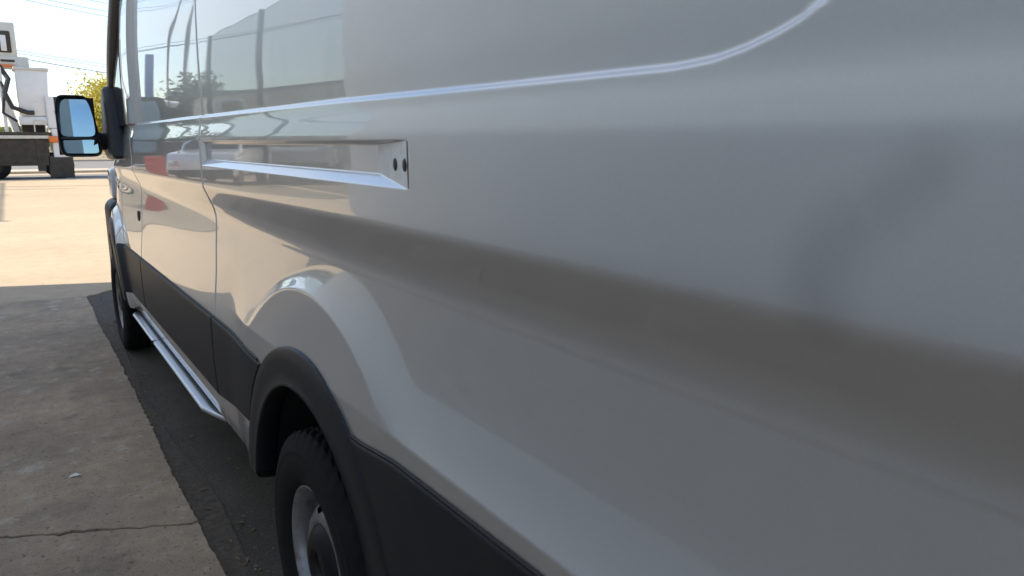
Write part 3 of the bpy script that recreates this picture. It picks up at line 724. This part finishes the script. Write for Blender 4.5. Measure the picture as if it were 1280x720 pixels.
# ------------------------------------------------------------ bucket truck
TY = 34.0
tr = empty('bucket_truck', (0, TY, 0), label='white bucket truck with folded boom parked across the sunlit yard', cat='truck')
to = (0, TY, 0)
def T(name, bm, m, smooth=False, parent=tr): return fin(name, bm, M[m], parent, smooth, org=to)
T('chassis', bx(-6.6, 1.35, TY-.35, TY+.9, .62, .98), 'chassis')
T('side_skirt', bx(-6.2, 1.28, TY-1.10, TY-.95, .50, 1.48, bev=.02), 'chassis')
T('deck', bx(-6.3, 1.40, TY-1.17, TY+1.1, 1.60, 1.72, bev=.015), 'chassis')
T('deck_edge', bx(-6.3, 1.32, TY-1.185, TY-1.10, 1.49, 1.598), 'cream')
tl = T('tail_panel', bx(1.41, 2.02, TY-1.12, TY+1.05, .80, 1.85, bev=.03), 'white')
cabn_ = T('cabinet', bx(1.33, 1.95, TY-1.05, TY+1.0, 1.86, 3.02, bev=.03), 'white')
lm = T('marker_lamp', bx(1.30, 1.60, TY-1.24, TY-1.12, 1.34, 1.58, bev=.04, seg=3), 'orange', True)
T('mudflap', bx(1.22, 2.02, TY-1.10, TY-1.06, .05, .85, bev=.01), 'chassis')
def truck_wheel(x, y):
    wh = bpy.data.objects.new('wheel', None); C.objects.link(wh); wh.parent = tr; wh.location = (x, y-TY, .50)
    lathe_obj('tyre', [(-.14, .27), (-.15, .42), (-.12, .49), (.12, .49), (.15, .42), (.14, .27)], M['rubber'], wh, (0, 0, 0), 36, 'y')
    lathe_obj('rim', [(-.12, .0), (-.12, .12), (-.06, .14), (-.05, .22), (-.13, .28), (.13, .28), (.13, 0)], M['chassis'], wh, (0, 0, 0), 30, 'y')
for x in (1.55, -.45, -5.4):
    for y in (TY-.92, TY+.85): truck_wheel(x, y)
# bucket (white box) on its bracket, stowed over the tail
bm = bmesh.new(); prism(bm, [(.48, 2.30), (.50, 4.00), (1.52, 3.93), (1.40, 2.30)], TY-.95, TY+.1, 'y', bev=.05, seg=3)
bk = T('bucket', bm, 'white', True)
T('bucket_rim', bx(.44, 1.56, TY-1.0, TY+.15, 3.93, 4.03, bev=.03), 'cream', True, bk)
T('bucket_step', bx(.46, 1.38, TY-.98, TY+.05, 1.98, 2.29, bev=.04), 'white', True)
T('bracket', bx(.52, 1.25, TY-.6, TY+.3, 1.72, 1.98), 'chassis')
# boom tip head with its winch opening
hd = T('boom_head', bx(-.75, .66, TY-.55, TY+.35, 4.32, 5.62, bev=.06), 'cream', True)
T('head_window', bx(.10, .50, TY-.60, TY-.54, 4.55, 5.30, bev=.04), 'chassis', True, hd)
T('winch', bx(.18, .36, TY-.63, TY-.60, 4.60, 5.15, bev=.02), 'white', True, hd)
T('head_shelf', bx(-.75, .98, TY-.62, TY+.3, 4.02, 4.42, bev=.04), 'cream', True)
T('name_plate', bx(.12, .55, TY-.635, TY-.621, 4.22, 4.30), 'chassis')
bm = bmesh.new(); tube(bm, [(-5.0, TY, 2.7), (-2.5, TY-.05, 3.3), (-.6, TY-.1, 4.1)], .17, 10); T('lower_boom', bm, 'white', True)
bm = bmesh.new(); tube(bm, [(-.5, TY-.4, 4.5), (.05, TY-.5, 3.2), (.35, TY-.4, 1.75)], .14, 8); T('boom_strut', bm, 'white', True)
bm = bmesh.new(); tube(bm, [(.05, TY-.75, 4.05), (.28, TY-.95, 3.6), (.12, TY-1.0, 3.1), (.30, TY-1.05, 2.6), (.75, TY-1.02, 2.42), (.95, TY-1.0, 2.42)], .085, 8); T('hose', bm, 'hose', True)
bm = bmesh.new(); tube(bm, [(-.1, TY-.7, 4.0), (.12, TY-.95, 3.2), (0, TY-1.0, 2.4), (.4, TY-1.02, 2.1)], .05, 8); T('hose', bm, 'hose', True)
T('turret', bx(-3.2, -2.3, TY-.5, TY+.5, 1.72, 3.2, bev=.06), 'white', True)
T('boom_lamp', bx(-.2, .5, TY-.70, TY-.62, 4.03, 4.13, bev=.02), 'orange', True)
for x in (1.36, 1.66): T('door_panel', bx(x, x+.27, TY-1.062, TY-1.051, 1.95, 2.93, bev=.004), 'white', False, cabn_)
for x in (1.59, 1.69): T('handle', bx(x, x+.03, TY-1.085, TY-1.062, 2.38, 2.52, bev=.008), 'chassis', True, cabn_)
T('tail_lamp', bx(1.74, 1.92, TY-1.145, TY-1.121, 1.30, 1.42, bev=.01), 'red', True, tl)
T('outrigger', bx(.86, 1.12, TY-1.12, TY-.8, .30, 1.45, bev=.02), 'chassis')
for x in (-4.2, -2.9, -1.6, -.4): T('locker_door', bx(x, x+1.15, TY-1.115, TY-1.101, .62, 1.40, bev=.006), 'chassis')
T('grab_rail', tube(bmesh.new(), [(.9, TY-1.12, 1.73), (.9, TY-1.12, 2.15), (1.25, TY-1.12, 2.15), (1.25, TY-1.12, 1.73)], .025, 6), 'cream', True)
cab = T('cab', prism(bmesh.new(), [(-8.6, .7), (-8.7, 1.5), (-7.9, 1.75), (-7.4, 2.75), (-6.4, 2.8), (-6.4, .7)], TY-1.1, TY+1.1, 'y', bev=.08, seg=2), 'white', True)
T('window', prism(bmesh.new(), [(-7.7, 1.8), (-7.3, 2.55), (-6.65, 2.55), (-6.65, 1.8)], TY-1.125, TY-1.105, 'y'), 'chassis', False, cab)
T('mast_arm', bx(-.02, .10, TY-.9, TY-.8, 1.72, 4.0, bev=.02), 'white')

# ------------------------------------------------------------ trees, bushes
def tree(name, loc, h, rad, trunk_h, n, m, label, cat, leaf=.22, squash=1., seed=1, group=None, clumps=60):
    r = np.random.default_rng(seed)
    t = empty(name, loc, label=label, cat=cat, group=group)
    bm = bmesh.new(); tube(bm, [(0, 0, -.05), (.05, 0, trunk_h*.6), (-.05, .08, trunk_h), (.05, 0, h*.7)], [.16*rad/2, .13*rad/2, .10*rad/2, .03*rad/2], 8)
    zc = (trunk_h*.8+h)/2; hh = (h-trunk_h*.8)/2; cs = []
    for k in range(clumps):
        d = r.normal(size=3); d /= np.linalg.norm(d); q = r.uniform(.35, 1)**.6
        cs.append((d[0]*rad*q, d[1]*rad*q, zc+d[2]*hh*q*squash))
    for c in cs[:min(14, clumps)]:
        tube(bm, [(0, 0, trunk_h*.85), (c[0]*.4, c[1]*.4, (trunk_h+c[2])/2), c], [.05*rad/2, .03*rad/2, .01], 5)
    fin('trunk', bm, M['bark'], t, True)
    cs = np.array(cs); V = []; ci = r.integers(0, len(cs), n); s0 = rad*.22
    pos = cs[ci]+r.normal(size=(n, 3))*s0*np.array([1, 1, .8])
    a = r.normal(size=(n, 3)); a /= np.linalg.norm(a, axis=1)[:, None]; b = np.cross(a, r.normal(size=(n, 3))); b /= np.linalg.norm(b, axis=1)[:, None]
    s = leaf*r.uniform(.5, 1.2, n)[:, None]
    V = np.stack([pos-a*s, pos+b*s*.45, pos+a*s, pos-b*s*.45], 1).reshape(-1, 3); V[:, 2] = np.maximum(V[:, 2], .05)
    quick('crown', V, np.arange(4*n).reshape(-1, 4), M[m], t, org=(0, 0, 0), smooth=False)
    return t
tree('tree', (6.95, 66, 0), 6.3, 2.35, .5, 15000, 'leafy', 'yellowing round tree standing beyond the road behind the van mirror', 'tree', leaf=.15, seed=4, clumps=110)
tree('tree', (-8.9, 49, 0), 5.2, 1.9, 1.2, 3500, 'leafk', 'dark evergreen tree at the left of the yard near the parked pickup', 'tree', leaf=.2, seed=8)
for i, (x, y, h, lab) in enumerate([(-3.4, 50, 3.4, 'olive bush beside the road, rightmost of the bushes'), (-7.5, 52, 3.8, 'olive bush beside the road, middle of the bushes'), (-12, 51, 3.2, 'olive bush beside the road, leftmost of the bushes')]):
    tree('bush', (x, 14+y, 0), h, 2.3, .4, 2600, 'leafg', lab, 'bush', leaf=.22, seed=20+i, group='bushes along the road')

# ------------------------------------------------------------ power lines and poles
from mathutils.geometry import intersect_point_line
bpy.context.view_layer.update()
camM = cam.matrix_world
def ray(u, v): return (camM.to_3x3() @ Vector(((u-640)/924, (360-v)/924, -1))).normalized()
d2 = Vector((.64, .768)); P0 = Vector((1.35, 46.5)); nrm2 = Vector((-d2.y, d2.x))
def onplane(u, v, lat):
    r = ray(u, v); q = P0+nrm2*lat
    t = q.dot(nrm2)/(r.x*nrm2.x+r.y*nrm2.y); p = Vector((r.x*t, r.y*t)); return (p-q).dot(d2), CAMH+r.z*t
lines = [(32, 0, 157, 24, 1.1, 'upper overhead wire, nearest of the top three', .012), (60, 0, 158, 18, .2, 'upper overhead wire, middle of the top three', .012), (112, 0, 160, 9, -.9, 'upper overhead wire, highest of all', .011),
         (22, 63, 150, 83, .9, 'thin overhead wire above the thick dark cable', .014), (22, 66.5, 150, 86, -.3, 'second thin overhead wire just above the thick dark cable', .013), (22, 72, 150, 94, .15, 'thick dark overhead cable, lowest of all the wires', .022)]
SA, SB = -26., 34.
ends = []
for (u1, v1, u2, v2, lat, lab, r_) in lines:
    s1, z1 = onplane(u1, v1, lat); s2, z2 = onplane(u2, v2, lat); m_ = (z2-z1)/(s2-s1); k_ = .0016
    pts = []
    for s in np.linspace(SA, SB, 50):
        q = P0+nrm2*lat+d2*s; pts.append((q.x, q.y, z1+m_*(s-s1)*.9+k_*(s-s1)*(s-s2)))
    bm = bmesh.new(); tube(bm, pts, r_, 5)
    tag(fin('power_line', bm, M['wire'], None, True), lab, 'power line', 'overhead wires'); ends.append((pts[0][2], pts[-1][2]))
for k, s in ((0, SA), (1, SB)):
    q = P0+d2*s; zt = max(e[k] for e in ends)+.5; zs_ = sorted(set(round(e[k], 2) for e in ends))
    p = empty('utility_pole', (q.x, q.y, 0), math.atan2(d2.y, d2.x), label=['wooden utility pole at the left end of the overhead wires', 'wooden utility pole across the road at the far end of the wires'][k], cat='utility pole', group='utility poles')
    bm = bmesh.new(); tube(bm, [(0, 0, -.1), (0, 0, zt)], [.17, .11], 12); fin('pole', bm, M['wood'], p, True)
    for z in zs_: fin('crossarm', bx(-.06, .06, -1.3, 1.3, z-.18, z-.06, bev=.01), M['wood'], p)

# ------------------------------------------------------------ parked cars seen in the paint
def car(name, loc, rot, prof_body, prof_cab, wb, m, label, cat, win, width=1.85, group=None):
    c = empty(name, loc, rot, label=label, cat=cat, group=group); hw = width/2
    fin('body', prism(bmesh.new(), prof_body, -hw, hw, 'y', bev=.07, seg=3), M[m], c, True)
    bm = prism(bmesh.new(), prof_cab, -hw+.10, hw-.10, 'y', bev=.06, seg=3)
    cabn = fin('cabin', bm, M[m], c, True)
    for sgn in (-1, 1):
        for wv in win:
            y0, y1 = sorted((sgn*(hw-.108), sgn*(hw-.088))); fin('window', prism(bmesh.new(), wv, y0, y1, 'y'), M['glass'], cabn)
        for x in wb:
            wh = bpy.data.objects.new('wheel', None); C.objects.link(wh); wh.parent = c; wh.location = (x, sgn*(hw-.10), .35)
            lathe_obj('tyre', [(-.11, .2), (-.115, .31), (-.09, .35), (.09, .35), (.115, .31), (.11, .2)], M['rubber'], wh, (0, 0, 0), 28, 'y')
            lathe_obj('rim', [(-.115, .0), (-.105, .2), (.105, .2), (.115, 0.)], M['rim'], wh, (0, 0, 0), 20, 'y')
    xf = max(p[0] for p in prof_body); xb = min(p[0] for p in prof_body)
    for sgn in (-1, 1):
        fin('headlight', bx(xf-.10, xf+.015, sgn*hw*.72-.16, sgn*hw*.72+.16, .68, .86, bev=.03), M['lampw'], c, True)
        fin('tail_light', bx(xb-.015, xb+.08, sgn*hw*.8-.10, sgn*hw*.8+.10, .72, .98, bev=.03), M['red'], c, True)
    fin('bumper', bx(xf-.18, xf+.05, -hw+.05, hw-.05, .32, .58, bev=.06, seg=3), M['plastic'], c, True)
    fin('windscreen', prism(bmesh.new(), [(a[0]+.012, a[1]+.012) for a in (prof_cab[0], prof_cab[1])]+[(prof_cab[1][0]-.01, prof_cab[1][1]-.01), (prof_cab[0][0]-.01, prof_cab[0][1]-.01)], -hw+.2, hw-.2, 'y'), M['glass'], c)
    return c
pk_b = [(-2.7, .45), (-2.75, 1.05), (.0, 1.08), (1.3, 1.12), (2.5, 1.05), (2.7, .9), (2.7, .4)]
pk_c = [(1.35, 1.08), (.65, 1.80), (-.75, 1.82), (-.95, 1.08)]
pk_w = [[(1.05, 1.14), (.60, 1.70), (.02, 1.72), (.02, 1.14)], [(-.06, 1.14), (-.06, 1.72), (-.68, 1.72), (-.80, 1.14)]]
sv_b = [(-2.3, .4), (-2.4, 1.0), (1.1, 1.08), (2.2, .98), (2.35, .8), (2.35, .36)]
sv_c = [(1.25, 1.02), (.45, 1.66), (-1.9, 1.70), (-2.3, 1.02)]
sv_w = [[(.98, 1.08), (.42, 1.56), (-.25, 1.58), (-.25, 1.08)], [(-.33, 1.08), (-.33, 1.58), (-1.25, 1.58), (-1.25, 1.08)], [(-1.33, 1.08), (-1.33, 1.58), (-1.85, 1.56), (-2.05, 1.10)]]
car('pickup_truck', (-7.9, 26.5, .012), R(-65), pk_b, pk_c, (-1.75, 1.75), 'carw', 'white pickup truck parked behind the tinted glass screen', 'pickup truck', pk_w, 1.95)
car('parked_car', (-11.5, 27, .012), R(-70), sv_b, sv_c, (-1.45, 1.45), 'card', 'dark estate car parked beside the white pickup', 'car', sv_w, group='cars parked in the yard')
car('parked_car', (-15, 27.5, .012), R(-70), sv_b, sv_c, (-1.45, 1.45), 'carg', 'grey estate car parked at the end of the row', 'car', sv_w, group='cars parked in the yard')
car('parked_car', (-4.5, 24.5, .012), R(-62), sv_b, sv_c, (-1.45, 1.45), 'carw', 'white estate car parked in front of the glass screen', 'car', sv_w, group='cars parked in the yard')

# red slatted crates, blue sign post, beige building
cs = empty('crate_stack', (-2.2, 22.0, .012), label='stack of red slatted plastic crates standing on the sunlit concrete', cat='crates')
for k in range(4):
    cr = bpy.data.objects.new('crate', None); C.objects.link(cr); cr.parent = cs; cr.location = (0, 0, .235*k); cr.scale = (.72, .72, .87)
    for j in range(3): fin('slat_ring', bx(-.30, .30, -.22, .22, .02+j*.085, .085+j*.085, bev=.01), M['red'], cr)
    fin('corner', bx(-.27, .27, -.19, .19, .0, .262), M['red'], cr)
sg = empty('sign_post', (-2.9, 27.0, .01), label='tall narrow blue sign on a post in the yard', cat='sign')
fin('sign_board', bx(-.12, .12, -.05, .05, 1.2, 4.3, bev=.03), M['blue'], sg)
bm = bmesh.new(); tube(bm, [(0, 0, 0), (0, 0, 1.25)], .06, 10); fin('post', bm, M['post'], sg, True)
bl = empty('shop_building', (-13.5, 45, 0), R(5), label='low beige shop building with dark flat roof across the yard', cat='building')
fin('wall', bx(-5.5, 5.5, -4, 4, 0, 3.5), M['beige'], bl)
fin('roof', bx(-5.8, 5.8, -4.4, 4.4, 3.5, 3.85), M['roofd'], bl)
for x in (-4.8, -1.5, 1.8):
    wn = fin('window', bx(x, x+2.4, -4.06, -3.98, .9, 2.5), M['glass'], bl); fin('frame', bx(x-.08, x+2.48, -4.03, -3.97, .82, 2.58), M['white'], wn)
fin('door', bx(4.4, 5.3, -4.05, -3.98, 0, 2.2), M['roofd'], bl)
b2 = empty('warehouse', (-31, 44, 0), R(12), label='long pale grey warehouse behind the beige shop', cat='building')
fin('wall', bx(-12, 12, -6, 6, 0, 5.2), M['wall'], b2); fin('roof', prism(bmesh.new(), [(-6.4, 5.2), (0, 6.8), (6.4, 5.2)], -12.3, 12.3, 'x'), M['roofd'], b2)
fin('door', bx(-3, 1, -6.06, -5.98, 0, 3.6), M['white'], b2)
# far line of woods closing the horizon
v = []; r = np.random.default_rng(5); n = 16000
ang = r.uniform(-1.4, 1.2, n); dist = r.uniform(150, 190, n); hgt = (3+1.4*np.sin(ang*17)+1.0*np.sin(ang*41+1))*r.uniform(0, 1, n)**.7
pos = np.stack([np.sin(ang)*dist, np.cos(ang)*dist, hgt], -1)
a = r.normal(size=(n, 3)); a /= np.linalg.norm(a, axis=1)[:, None]; b = np.cross(a, r.normal(size=(n, 3))); b /= np.linalg.norm(b, axis=1)[:, None]; s = r.uniform(.5, 1.3, n)[:, None]
V = np.stack([pos-a*s, pos+b*s*.7, pos+a*s, pos-b*s*.7], 1).reshape(-1, 3); V[:, 2] = np.maximum(V[:, 2], -.02)
tag(quick('treeline', V, np.arange(4*n).reshape(-1, 4), M['leafg'], None, org=(0, 0, 0), smooth=False), kind='stuff', label='low far line of trees along the horizon')
